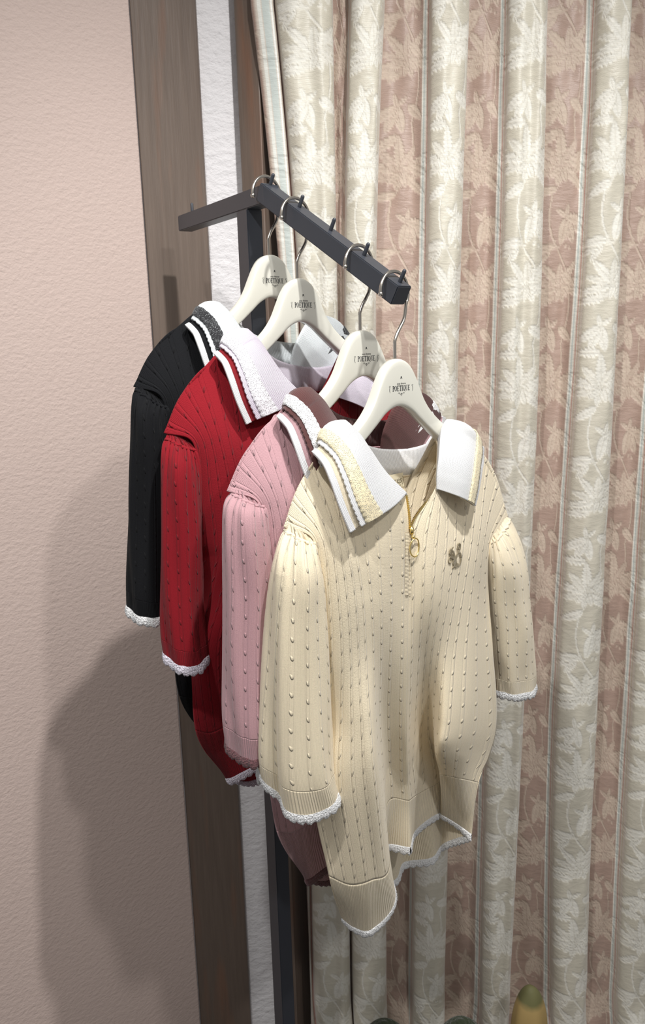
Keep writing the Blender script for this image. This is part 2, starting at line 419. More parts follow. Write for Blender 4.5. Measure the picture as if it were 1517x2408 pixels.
out = [(927, 844), (952, 857), (966, 874), (976, 898), (985.5, 933), (997.7, 959), (1019, 985), (1035.6, 997), (1052, 1010)]
HP_OUT = [(.0, .0985), (.012, .1015), (.0215, .108), (.029, .118), (.036, .131), (.046, .150), (.058, .165), (.072, .177), (.090, .190), (.112, .208), (.135, .230), (.155, .250), (.168, .265)]
HP_IN = [(.0, .158), (.012, .160), (.026, .167), (.040, .178), (.056, .190), (.074, .203), (.094, .218), (.112, .232), (.135, .252), (.153, .270), (.160, .276)]
def hanger_mesh():
    o_ = cr(np.array([(-x, y) for x, y in HP_OUT[::-1]][:-1]+HP_OUT), 91); i_ = cr(np.array([(-x, y) for x, y in HP_IN[::-1]][:-1]+HP_IN), 91)
    P = []
    n = 91; prof = []
    for k in range(n):
        a = o_[k]+np.array([.002, 0]); b = i_[k]+np.array([.002, 0]); c = (a+b)/2; h = (a-b)/2; r = abs(k-(n-1)/2)/((n-1)/2)
        th = .0078+.001*r; back = -.010*r**2      # arms thicker and curving a little towards the back... of the shoulders
        ring = []
        for q in range(20):
            an = 2*math.pi*q/20; cs, sn = math.cos(an), math.sin(an); e = .30
            f = math.copysign(abs(cs)**e, cs); g2 = math.copysign(abs(sn)**e, sn)
            p = c+h*f; ring.append((p[0], g2*th+.0, p[1]))
        P.append(ring)
    P = np.array(P); V = [L3(p) for ring in P for p in ring]; fs = grid_faces(n, 20, True).tolist()
    fs += [list(range(20)), list(range((n-1)*20, n*20))[::-1]]
    return V, fs
def glyphs():                                   # the printed mark: slab letters, ornaments; flat print just proud of the plastic
    bm = bmesh.new(); y = -.00800
    def poly(pts, ox, oy, s):
        vs = [bm.verts.new((ox+a*s, y, oy+b*s)) for a, b in pts]
        bm.faces.new(vs)
    def rect(x0, y0, x1, y1, ox, oy, s): poly(((x0, y0), (x1, y0), (x1, y1), (x0, y1)), ox, oy, s)
    def arc(cx, cy, rx, ry, a0, a1, w0, w1, ox, oy, s, n=14):
        pr = None
        for k in range(n+1):
            a = math.radians(a0+(a1-a0)*k/n); wd = (w0+(w1-w0)*abs(math.cos(a)))/2
            o1 = (cx+(rx+wd)*math.cos(a), cy+(ry+wd*.7)*math.sin(a)); i1 = (cx+(rx-wd)*math.cos(a), cy+(ry-wd*.7)*math.sin(a))
            if pr: poly((pr[0], o1, i1, pr[1]), ox, oy, s)
            pr = (o1, i1)
    def stem(x, ox, oy, s, y0=0, y1=1, w=.17, serif=True):
        rect(x-w/2, y0, x+w/2, y1, ox, oy, s)
        if serif: rect(x-.17, y0, x+.17, y0+.06, ox, oy, s); rect(x-.17, y1-.06, x+.17, y1, ox, oy, s)
    def gl(ch, ox, oy, s):
        if ch == 'P': stem(.18, ox, oy, s); arc(.22, .74, .25, .22, 90, -90, .06, .17, ox, oy, s)
        if ch == 'O' or ch == 'Q': arc(.32, .5, .25, .46, 0, 360, .06, .17, ox, oy, s, 26)
        if ch == 'Q': poly(((.34, .2), (.44, .24), (.66, -.14), (.52, -.14)), ox, oy, s)
        if ch == 'E': stem(.18, ox, oy, s); [rect(.18, a, .56-.08*(a == .47), a+.07, ox, oy, s) for a in (0, .47, .93)]; rect(.51, .8, .56, 1, ox, oy, s); rect(.51, 0, .56, .2, ox, oy, s)
        if ch == 'T': stem(.32, ox, oy, s); rect(.03, .92, .61, 1, ox, oy, s); rect(.03, .78, .08, 1, ox, oy, s); rect(.56, .78, .61, 1, ox, oy, s)
        if ch == 'I': stem(.17, ox, oy, s)
        if ch == 'U': rect(.08, .3, .25, 1, ox, oy, s); rect(.5, .3, .56, 1, ox, oy, s); arc(.345, .3, .18, .26, 180, 360, .06, .12, ox, oy, s); rect(.0, .94, .33, 1, ox, oy, s); rect(.42, .94, .64, 1, ox, oy, s)
    S = .0068; x = -.0165; z = -.1385; wds = dict(P=.56, O=.66, E=.62, T=.66, I=.36, Q=.68, U=.66)
    tot = sum(wds[c] for c in 'POETIQUE')*S; x = .004-tot/2
    for c in 'POETIQUE':
        gl(c, x, z, S); x += wds[c]*S
    # curled brackets, crown, scroll under the word
    for sgn in (-1, 1):
        ox = .004+sgn*.0215
        arc(0, 0, .0016, .0036, 90 if sgn > 0 else 90, -80 if sgn > 0 else 260, .0003, .0009, ox-sgn*.0014, -.1365, 1)
        arc(0, 0, .0012, .0012, 0, 250, .0003, .0006, ox-sgn*.0003, -.1325, 1)
    arc(0, 0, .0006, .0006, 0, 360, .001, .001, .004, -.1212, 1)
    arc(0, 0, .0014, .0010, 0, 180, .0005, .0009, .004, -.1232, 1)
    for k in (-1, 1):
        arc(0, 0, .0014, .0011, 180, 360, .0003, .0007, .004+k*.0018, -.1413, 1); arc(0, 0, .0012, .0010, 0, 180, .0003, .0007, .004+k*.0044, -.1416, 1)
    arc(0, 0, .0008, .0012, 0, 360, .0003, .0005, .004, -.1432, 1)
    return bm
def small_text(name, body, size, mat, parent, loc, rot=(math.pi/2, 0, 0), extr=.00002, shear=.0):
    cu = bpy.data.curves.new(name, 'FONT'); cu.body = body; cu.size = size; cu.extrude = extr; cu.align_x = 'CENTER'; cu.shear = shear
    ob = bpy.data.objects.new('t', cu); COL.objects.link(ob); bpy.context.view_layer.update()
    me = bpy.data.meshes.new_from_object(ob.evaluated_get(bpy.context.evaluated_depsgraph_get())); bpy.data.objects.remove(ob)
    me.materials.clear(); me.materials.append(mat)
    o = bpy.data.objects.new(name, me); COL.objects.link(o); o.parent = parent; o.location = loc; o.rotation_euler = rot; return o
HV, HF = hanger_mesh()
hbody = hprint = hhook = None
HL = ['ivory hanger at the corner of the rack, farthest from the camera, holding the black shirt',
      'ivory hanger holding the red shirt, second along the sloping arm from the corner',
      'ivory hanger holding the pink shirt with brown collar, between the red and cream ones',
      'ivory hanger at the front end of the sloping arm, holding the cream shirt']
hp0 = None
for g in range(4):
    root = empty('clothes_hanger', HK[g], AZ)
    tag(root, HL[g], 'hanger', 'ivory hangers on the sloping arm')
    if g == 0:
        b_ = mesh_obj('hanger_body', HV, HF, M['hanger'], root)
        bm = glyphs(); pr_ = bm_obj('printed_mark', bm, M['print'], root); pr_['label'] = 'dark printed word and scroll'
        tx_ = small_text('printed_line', 'axes femme', .0034, M['print'], root, (.004, -.0080, -.1303), shear=.25)
        bm = bmesh.new()
        R_ = .0250
        pts = [(.001, 0, -.104), (.001, 0, -.082), (.0015, 0, -.076)]
        pts += [(.0065, 0, -.0665), (.0135, 0, -.0575), (.0195, 0, -.0475)]
        for k in range(0, 27):
            an = math.radians(-32+k*(32+186)/26); pts.append((.0015+R_*math.cos(an), 0, -.0175+R_*math.sin(an)))
        # rounded wire
        pts = [tuple(p) for p in cr(np.array(pts), 110)]
        tube(bm, pts, .0022, 12); hk_ = bm_obj('hook', bm, M['chrome'], root, True); hk_['label'] = 'polished wire hook'
        bm = bmesh.new(); bmesh.ops.create_icosphere(bm, subdivisions=3, radius=.0034, matrix=Matrix.Translation(pts[-1])); kb_ = bm_obj('hook_tip', bm, M['chrome'], hk_, True)
        src = (b_, pr_, tx_, hk_, kb_)
    else:
        b2, p2, t2, h2, k2 = [q.copy() for q in src]
        for q in (b2, p2, t2, h2): q.parent = root
        k2.parent = h2
        for q in (b2, p2, t2, h2, k2): COL.objects.link(q)

# ---------------------------------------------------------------- shirts
# control net of the front, measured on the cream shirt: (px, py, out) or (px, py, None, down)
NL = [[(668, 1240, 0), (700, 1150, .004), (745, 1075, .006), (798, 1012, .006), (870, 1085, .03), (955, 1165, .042)],
      [(736, 1272, .030), (765, 1262, .040), (800, 1255, .050), (840, 1250, .055), (900, 1245, .057), (963, 1240, .050)],
      [(742, 1400, .030), (785, 1400, .050), (825, 1400, .060), (860, 1400, .062), (905, 1400, .060), (960, 1400, .050)],
      [(738, 1540, .020), (795, 1550, .050), (835, 1550, .060), (868, 1550, .060), (905, 1550, .050), (957, 1550, .045)],
      [(722, 1700, -.010), (790, 1700, .040), (840, 1700, .065), (878, 1700, .070), (903, 1700, .024), (955, 1700, .030)],
      [(730, 1850, -.005), (785, 1850, .040), (845, 1860, .065), (888, 1830, .072), (905, 1790, .006), (955, 1790, .015)],
      [(775, 2060, .020), (825, 2080, .040), (875, 2070, .055), (915, 2040, .050), (905, 1885, -.010), (955, 1882, -.005)],
      [(805, 2160, None, .850), (835, 2182, None, .850), (875, 2185, None, .850), (930, 2112, None, .840), (903, 1995, None, .800), (960, 1996, None, .800)]]
NR = [[(1030, 1150, .042), (1040, 1080, .030), (1055, 1002, .006), (1110, 1042, .006), (1160, 1110, .004), (1195, 1215, 0)],
      [(966, 1240, .050), (1015, 1245, .055), (1060, 1245, .050), (1100, 1250, .045), (1130, 1265, .040), (1152, 1290, .030)],
      [(961, 1400, .050), (1005, 1400, .060), (1045, 1400, .060), (1080, 1400, .055), (1115, 1400, .045), (1148, 1400, .030)],
      [(957, 1550, .045), (990, 1550, .038), (1020, 1550, .045), (1055, 1550, .055), (1105, 1550, .050), (1160, 1550, .030)],
      [(955, 1700, .030), (985, 1700, .008), (1015, 1700, .014), (1044, 1700, .060), (1100, 1700, .055), (1166, 1700, .020)],
      [(960, 1785, .015), (978, 1780, 0), (1018, 1770, -.010), (1035, 1765, .052), (1090, 1770, .050), (1150, 1775, .020)],
      [(965, 1880, -.005), (976, 1862, -.020), (1030, 1835, -.020), (1040, 1822, .015), (1080, 1830, .035), (1124, 1840, .030)],
      [(968, 1992, None, .800), (975, 1953, None, .800), (1028, 1915, None, .800), (1042, 1918, None, .800), (1075, 1938, None, .810), (1108, 1963, None, .820)]]
def conv(net): return np.array([[local(3, *(p[:3] if p[2] is not None else (p[0], p[1])), **({} if p[2] is not None else {'v': p[3]})) for p in row] for row in net])
NETL, NETR = conv(NL), conv(NR)
NETR[2:, 0] = NETL[2:, -1] = (NETR[2:, 0]+NETL[2:, -1])/2
NETR[1, 0] = NETL[1, -1]+np.array([.002, 0, 0])
def dense(net, rows, cols): return cr(cr(net, rows).transpose(1, 0, 2), cols).transpose(1, 0, 2)
def lengths(P):
    d = np.linalg.norm(np.diff(P, axis=0), axis=2); return np.concatenate([np.zeros((1, P.shape[1])), np.cumsum(d, 0)])
def body_net_back():
    left = NETL[:, 0]; right = NETR[:, -1]; rows = []
    c0 = local(3, 960, 1112, -.045)
    ns = 9; out = []
    vh = [0, 0, 0, 0, 0, 0, .80, .885]
    for r in range(8):
        row = []
        for k in range(ns):
            f = k/(ns-1); s = left[r][0]*(1-f)+right[r][0]*f; base = left[r][1]*(1-f)+right[r][1]*f
            v = left[r][2]*(1-f)+right[r][2]*f
            if r == 0:
                w = -.0; # along the shoulders to the back of the neck
                sh = {0: NETL[0, 0], 1: NETL[0, 1], 2: NETL[0, 2], 3: (NETL[0, 3]+np.array([.009, -.024, .024])), 4: c0, 5: (NETR[0, 2]+np.array([-.005, -.016, .010])), 6: NETR[0, 3], 7: NETR[0, 4], 8: NETR[0, 5]}
                row.append(sh[k]); continue
            bulge = math.sin(math.pi*f)**(.35 if r >= 5 else .6)
            s += (.055*f*bulge if r >= 5 else 0)
            dpt = [0, .045, .055, .06, .065, .065, .055, .05][r]
            w = base*(1-bulge)-dpt*bulge-.012*math.sin(f*19+r*.35)*bulge*(r > 2)
            if vh[r]: v = v*(1-bulge)+vh[r]*bulge
            row.append(np.array([s, w, v]))
        out.append(row)
    return np.array(out)
NETB = body_net_back()
CELL = .0225
RIB_ROW = 6                                   # net row where the ribbed hem starts
def to_obj(P): return np.stack([P[..., 0], -P[..., 1], -P[..., 2]], -1)
WARP = {0: (.36, -.010), 1: (.33, .010), 2: (.28, -.003), 3: (0, 0)}
CUR = [3]
def warp(P):                                  # the shirts sit a little differently on their hangers
    k, dv = WARP[CUR[0]]; P = P.copy(); s = P[..., 0].copy(); v = P[..., 2].copy()
    h = np.clip((s+.09)/.06, 0, 1); h = h*h*(3-2*h); w0 = P[..., 1].copy()
    if CUR[0] in (0, 2): P[..., 1] = np.where(w0 > 0, w0*(1-.75*h), w0)
    hb = 1-.5*np.clip((.80-v)/.12, 0, 1)*np.clip((v-.26)/.06, 0, 1); P[..., 1] = np.where(w0 < 0, P[..., 1]*hb, P[..., 1])
    if CUR[0] < 3:                            # nearer corner of the hem, lifted and flatter on the shirts behind
        ds, dv2 = ((-.030, -.040), (-.045, -.052), (-.012, -.004))[CUR[0]]
        t = np.clip((v-.45)/.35, 0, 1)*np.clip((.03-s)/.08, 0, 1)
        P[..., 1] *= 1-.9*t; s = s+ds*t; v = v+dv2*t; P[..., 0] = s; P[..., 2] = v
    f = np.clip((-.07-s)/.12, 0, 1.3); P[..., 0] = s-.12*k*f*np.clip(1.25-(v-.28)/.62, .35, 1); P[..., 2] = v+dv*f*np.clip(1-(v-.28)/.3, 0, 1)
    return P
def surf_noise(P, amp, seed):
    s, v = P[..., 0], P[..., 2]
    P = P.copy(); P[..., 1] += amp*(np.sin(s*60+v*9+seed)*.5+np.sin(v*26-s*22+seed*2)*.5); return P
def split_grid(name, parts, mats, root, netrows, per):
    pass

def edging(name, row, down, mat, parent, n_per=1, length=.0125, scal=.011, seed=0, wid=.0034):
    """scalloped fluffy trim along a polyline of points (s,w,v); down = direction rows"""
    d = np.linalg.norm(np.diff(row, axis=0), axis=1); L = np.concatenate([[0], np.cumsum(d)]); n = max(30, int(L[-1]/.0012))
    t = np.linspace(0, L[-1], n)
    P = np.stack([np.interp(t, L, row[:, k]) for k in range(3)], -1); D = np.stack([np.interp(t, L, down[:, k]) for k in range(3)], -1)
    D /= np.linalg.norm(D, axis=1)[:, None]+1e-9
    tan = np.gradient(P, axis=0); tan /= np.linalg.norm(tan, axis=1)[:, None]+1e-9
    N = np.cross(tan, D); N /= np.linalg.norm(N, axis=1)[:, None]+1e-9
    r2 = np.random.RandomState(int(seed*7)+3)
    rows = []; m = 8
    prof = [(-.0020, .6), (.0, 1.0), (.25, 1.3), (.5, 1.45), (.75, 1.3), (.93, .9), (1.0, .25)]
    ln = length*(.62+.38*np.sqrt(np.abs(np.sin(np.pi*t/scal)))) + r2.normal(0, .00035, n)
    top, bot = [], []
    for a, h in prof:
        off = (D*(ln*max(a, 0)+min(a, 0))[:, None])
        ruff = wid*h*(1+.25*np.sin(2*np.pi*t/.0035))[:, None]/2
        top.append(P+off+N*ruff+r2.normal(0, .00012, (n, 3))); bot.append(P+off-N*ruff+r2.normal(0, .00012, (n, 3)))
    G = np.array(top+bot[::-1]+[top[0]])
    return grid_obj(name, to_obj(G), mat, parent)

def panel(root, name_b, name_r, name_e, nets, cab, mats, seed, pieces):
    """nets: list of (net, columns, first cable number). One mesh for the cabled part, one for the ribbed hem."""
    vb, fb, ub, vr, fr_, ur = [], [], [], [], [], []
    hems = []
    for net, cols, c0, c1 in nets:
        k = net.shape[0]; per = 34; G = dense(net, (k-1)*per+1, cols)
        G = surf_noise(warp(G), .0016, seed)
        Ln = lengths(G); u = np.repeat(np.linspace(c0, c1, cols)[None], G.shape[0], 0); uvg = np.stack([u, Ln/CELL], -1)
        cut = RIB_ROW*per
        for (P, U, vv, ff, uu) in ((G[:cut+1], uvg[:cut+1], vb, fb, ub), (G[cut:], uvg[cut:], vr, fr_, ur)):
            base = sum(len(x) for x in vv); vv.append(to_obj(P).reshape(-1, 3)); uu.append(U.reshape(-1, 2)); ff.append(grid_faces(P.shape[0], P.shape[1], base=base))
        hems.append((G[-1], G[-1]-G[-4]))
    ob = mesh_obj(name_b, np.concatenate(vb), np.concatenate(fb), mats['cable'], root, np.concatenate(ub))
    orr = mesh_obj(name_r, np.concatenate(vr), np.concatenate(fr_), mats['rib'], root, np.concatenate(ur))
    for o in (ob, orr):
        s = o.modifiers.new('thickness', 'SOLIDIFY'); s.thickness = .0016; s.offset = 0
    return ob, orr, hems

# sleeves: rows of (x left, y left, x right, y right) in the photo with (out left, out right, half thickness)
SL = {
 3: dict(rows=[(673, 1243, 742, 1276, .0, .034, .024), (655, 1290, 754, 1312, -.002, .036, .032), (640, 1350, 762, 1360, -.006, .038, .035), (628, 1440, 765, 1450, -.012, .038, .036),
               (617, 1560, 770, 1570, -.018, .038, .036), (611, 1680, 777, 1700, -.024, .040, .036), (609, 1770, 786, 1800, -.028, .042, .036), (609, 1832, 800, 1858, -.030, .042, .034)],
         drop=.020, fold=.30, foldamp=.015, ccut=.026),
 2: dict(rows=[(545, 1158, 622, 1190, .0, .034, .022), (532, 1190, 634, 1215, -.004, .036, .03), (529, 1260, 640, 1280, -.006, .036, .033), (527, 1380, 645, 1390, -.008, .034, .034),
               (526, 1500, 645, 1510, -.010, .034, .034), (527, 1600, 645, 1620, -.010, .034, .034), (529, 1670, 646, 1690, -.010, .034, .034), (532, 1728, 650, 1745, -.010, .034, .032)],
         drop=.012, fold=.5, foldamp=.004, ccut=.0),
 1: dict(rows=[(392, 1028, 458, 1055, .0, .030, .022), (386, 1070, 470, 1100, -.002, .032, .028), (384, 1130, 474, 1160, -.004, .032, .03), (382, 1230, 477, 1250, -.006, .030, .032),
               (381, 1330, 478, 1345, -.008, .028, .032), (381, 1420, 479, 1440, -.008, .026, .032), (383, 1480, 483, 1500, -.008, .026, .031), (386, 1525, 487, 1540, -.008, .026, .03)],
         drop=.010, fold=.5, foldamp=.003, ccut=.0),
 0: dict(rows=[(320, 912, 392, 956, .0, .034, .022), (315, 960, 395, 985, -.002, .032, .028), (312, 1030, 398, 1040, -.004, .030, .03), (308, 1120, 398, 1130, -.006, .028, .03),
               (305, 1220, 398, 1230, -.008, .026, .03), (303, 1310, 398, 1330, -.008, .026, .03), (302, 1370, 398, 1390, -.008, .026, .03), (301, 1420, 400, 1432, -.008, .026, .028)],
         drop=.008, fold=.5, foldamp=.003, ccut=.0)}
SRR = dict(rows=[(1152, 1275, 1193, 1217, .030, -.002, .020), (1146, 1310, 1204, 1265, .030, -.006, .026), (1146, 1350, 1212, 1330, .028, -.006, .030), (1150, 1420, 1221, 1400, .022, -.004, .030),
                 (1156, 1480, 1230, 1470, .018, -.002, .030), (1160, 1540, 1236, 1530, .014, .0, .028), (1164, 1585, 1240, 1570, .010, .0, .027), (1168, 1625, 1243, 1601, .008, .0, .026)],
           drop=.006, fold=.5, foldamp=.002, ccut=.0)
def sleeve(root, g, spec, mats, side, seed, sub=None, gsrc=None):
    gs = g if gsrc is None else gsrc
    loops = []; ang = np.linspace(0, 2*np.pi, 97)[:-1]
    for (xl, yl, xr, yr, wl, wr, th) in spec['rows']:
        a = local(gs, xl, yl, wl); b = local(gs, xr, yr, wr); c = (a+b)/2; h = (b-a)/2
        nrm = np.array([-h[1], h[0], 0.]); nrm /= np.linalg.norm(nrm)           # towards the viewer's side, horizontal
        if nrm[1] < 0: nrm = -nrm
        f = lambda x, e: np.sign(x)*np.abs(x)**e
        k_ = len(loops); tf = th*(.40, .85)[k_] if k_ < 2 else th
        loops.append(c+np.outer(f(np.cos(ang), .9), h)+np.outer(np.where(np.sin(ang) > 0, f(np.sin(ang), .75)*tf, f(np.sin(ang), .75)*th), nrm))
    cap = loops[0].mean(0)+(loops[0]-loops[0].mean(0))*np.array([.72, .55, .8])+np.array([0, -.006, -.010]); per = 30; net = np.array(loops); G = cr(net, (len(net)-1)*per+1)
    nr = G.shape[0]; tt = np.linspace(0, 1, nr)[:, None]; x = np.cos(ang)[None]; sn = np.sin(ang)[None]
    nrm = np.array([.67, .74, 0]) if False else None
    C = G.mean(1, keepdims=True); Dv = G-C; Dv[..., 2] = 0; Dn = Dv/(np.linalg.norm(Dv, axis=2, keepdims=True)+1e-9)
    gather = .0032*np.exp(-tt/.13)*np.sin(ang*17+np.sin(ang*5+seed))[None]
    puff = -.0025*np.exp(-(tt/.03)**2)
    G = G+Dn*(gather+puff+.0016*np.sin(ang*4+seed)[None]*np.sin(tt*9)+.0012*np.sin(ang*7+tt*6+seed))[..., None]
    # front fold running down to the cuff
    fx = spec['fold']*2-1
    front = (sn > 0)
    step = 1/(1+np.exp((x-fx)/.05)); ramp = np.clip((tt-.25)/.75, 0, 1)**.8
    ndir = np.cross(G[:, 0]-G[:, 48], np.array([0, 0, 1.])); ndir /= np.linalg.norm(ndir, axis=1)[:, None]
    sg = np.sign(ndir[:, 1])[:, None]; ndir = ndir*sg
    val = np.exp(-((x-fx)/.07)**2)
    G = G-ndir[:, None, :]*((spec['foldamp']*(step*.8+val*.5)*np.clip(sn, 0, 1)**.4*front)*ramp)[..., None]
    # hem of the cuff: lower in front
    G[..., 2] += (spec['drop']*np.clip(sn, -.2, 1)*(1-x*x)**.5*ramp**4)
    if spec['ccut']: G[..., 2] -= spec['ccut']*step*front*ramp**5*.55
    Ln = lengths(G); u = np.repeat(np.linspace(0, 14, 97)[None], nr, 0); uvg = np.stack([u, np.concatenate([Ln, Ln[:, :1]], 1)/CELL], -1)
    cut = int((len(net)-1)*per*.895)
    Gw = np.concatenate([G, G[:, :1]], 1)
    capr = [G[0]*(1-a)+cap*a for a in (1, .66, .33)]; capc = cap.mean(0)[None]+(cap-cap.mean(0))*.02
    CP = np.array([capc]+capr+[G[0]]); CP = np.concatenate([CP, CP[:, :1]], 1)
    o1 = grid_obj('sleeve', to_obj(Gw[:cut+1]), mats['cable'], root, uvg[:cut+1], solid=.0016)
    grid_obj('sleeve_head', to_obj(CP), mats['cable'], o1, np.stack([np.repeat(np.linspace(0, 14, 97)[None], 5, 0), np.repeat(np.linspace(-1, 0, 5)[:, None], 97, 1)], -1))
    o2 = grid_obj('cuff', to_obj(Gw[cut:]), mats['rib'], o1, uvg[cut:], solid=.0016)
    o3 = edging('cuff_edging', Gw[-1], Gw[-1]-Gw[-4], mats['edge'], o1, seed=seed, scal=.0105, length=.0130)
    # gathered seam: a rolled cord round the top of the sleeve
    bm = bmesh.new(); rr = Gw[2]; tube(bm, [L3(p) for p in rr[::2]], .0022, 8, False); so = bm_obj('seam', bm, mats['cable'], o1, True)
    return o1

# collar: roll line, outer edge and neck seam, from the left front round the back to the right front
def collar_curves():
    l = lambda *a: local(3, *a)
    roll = [l(955, 1160, .048), l(908, 1112, .047), l(872, 1060, .042), l(843, 1018, .028), l(812, 990, .008), None, None, None, l(1052, 988, .004), l(1040, 1008, .020), l(1034, 1070, .040), l(1029, 1112, .046), l(1028, 1150, .048)]
    roll[5] = l(868, 1050, -.030); roll[6] = l(960, 1056, -.048); roll[7] = l(1030, 1030, -.030)
    outer = [l(850, 1238, .074), l(828, 1185, .070), l(806, 1120, .058), l(783, 1072, .040), l(748, 1046, .010), None, None, None, l(1118, 1040, .006), l(1134, 1062, .022), l(1130, 1100, .042), l(1124, 1148, .056), l(1116, 1188, .062)]
    for i, (ds, w, dv) in zip((5, 6, 7), ((-.03, -.058, .045), (0, -.078, .058), (.03, -.058, .045))): outer[i] = np.array([roll[i][0]+ds, w, roll[i][2]+dv])
    seam = [p.copy() for p in roll]
    seam[0] = l(957, 1166, .040); seam[1] = l(920, 1130, .036); seam[2] = l(885, 1100, .028); seam[3] = l(855, 1060, .010); seam[4] = np.array([roll[4][0]+.010, -.008, roll[4][2]+.026])
    seam[5] = l(890, 1112, -.030); seam[6] = l(962, 1118, -.044); seam[7] = l(1022, 1100, -.030); seam[8] = np.array([roll[8][0]-.010, -.008, roll[8][2]+.026])
    seam[9] = l(1030, 1045, .008); seam[10] = l(1029, 1090, .028); seam[11] = l(1027, 1125, .036); seam[12] = l(1030, 1158, .040)
    return np.array(roll), np.array(outer), np.array(seam)
RO, OU, SE = collar_curves()
def band_curve():
    l = lambda *a: local(3, *a)
    b = OU.copy(); z = [l(829, 1252, .074), l(806, 1196, .069), l(783, 1132, .058), l(760, 1084, .040), l(733, 1062, .010)]
    for i in range(5): b[i] = z[i]
    for i in (5, 6, 7): b[i] = OU[i]+np.array([0, -.004, .012])
    z = [l(1128, 1048, .004), l(1141, 1072, .020), l(1137, 1108, .040), l(1130, 1150, .053), l(1121, 1190, .060)]
    for i in range(5): b[8+i] = z[i]
    return b
BA = band_curve()
NC = 260
def warpc(Q):
    if CUR[0] not in (0, 2): return Q
    Q = Q.copy(); h = np.clip((Q[..., 0]+.09)/.06, 0, 1); h = h*h*(3-2*h); Q[..., 1] = np.where(Q[..., 1] > 0, Q[..., 1]*(1-.8*h), Q[..., 1]*.7); return Q
def collar_surf(q, lift=0.0, scal=0.0):
    """points along the collar at q: 0 roll line, 1 outer edge, beyond 1 further down the shirt"""
    a = cr(RO, NC); b = cr(OU, NC)
    P = a*(1-q)+b*q if q <= 1 else b+(cr(BA, NC)-b)*((q-1)/.3)
    d = b-a; t = np.gradient(a, axis=0); n = np.cross(t, d); n /= np.linalg.norm(n, axis=1)[:, None]+1e-9
    n *= np.sign((n*(P-np.array([0.02, 0, .25]))).sum(1))[:, None]
    arch = .010*math.sin(math.pi*min(max(q, 0), 1))*(1 if q < 1 else 0)
    Q = P+n*(arch+lift); return warpc(Q)
def strip(name, qs, mat, root, lift, scal=0, solid=.0016, vs=1, i0=0, i1=NC):
    rows = []
    for k, q in enumerate(qs):
        P = collar_surf(q, lift)
        if scal and k == len(qs)-1:
            s = np.arange(NC)/NC*2*np.pi*26; P = P+(collar_surf(q+.1, lift)-P)*(scal*np.abs(np.sin(s)))[:, None]
        rows.append(P[i0:i1])
    G = np.array(rows); Lr = lengths(G.transpose(1, 0, 2)).T if False else None
    al = np.linspace(0, .55/.0018, G.shape[1]); ac = np.array(qs)*4
    uv = np.stack([np.repeat(ac[:, None], G.shape[1], 1), np.repeat(al[None], len(qs), 0)], -1)
    return grid_obj(name, to_obj(G), mat, root, uv, solid=solid)

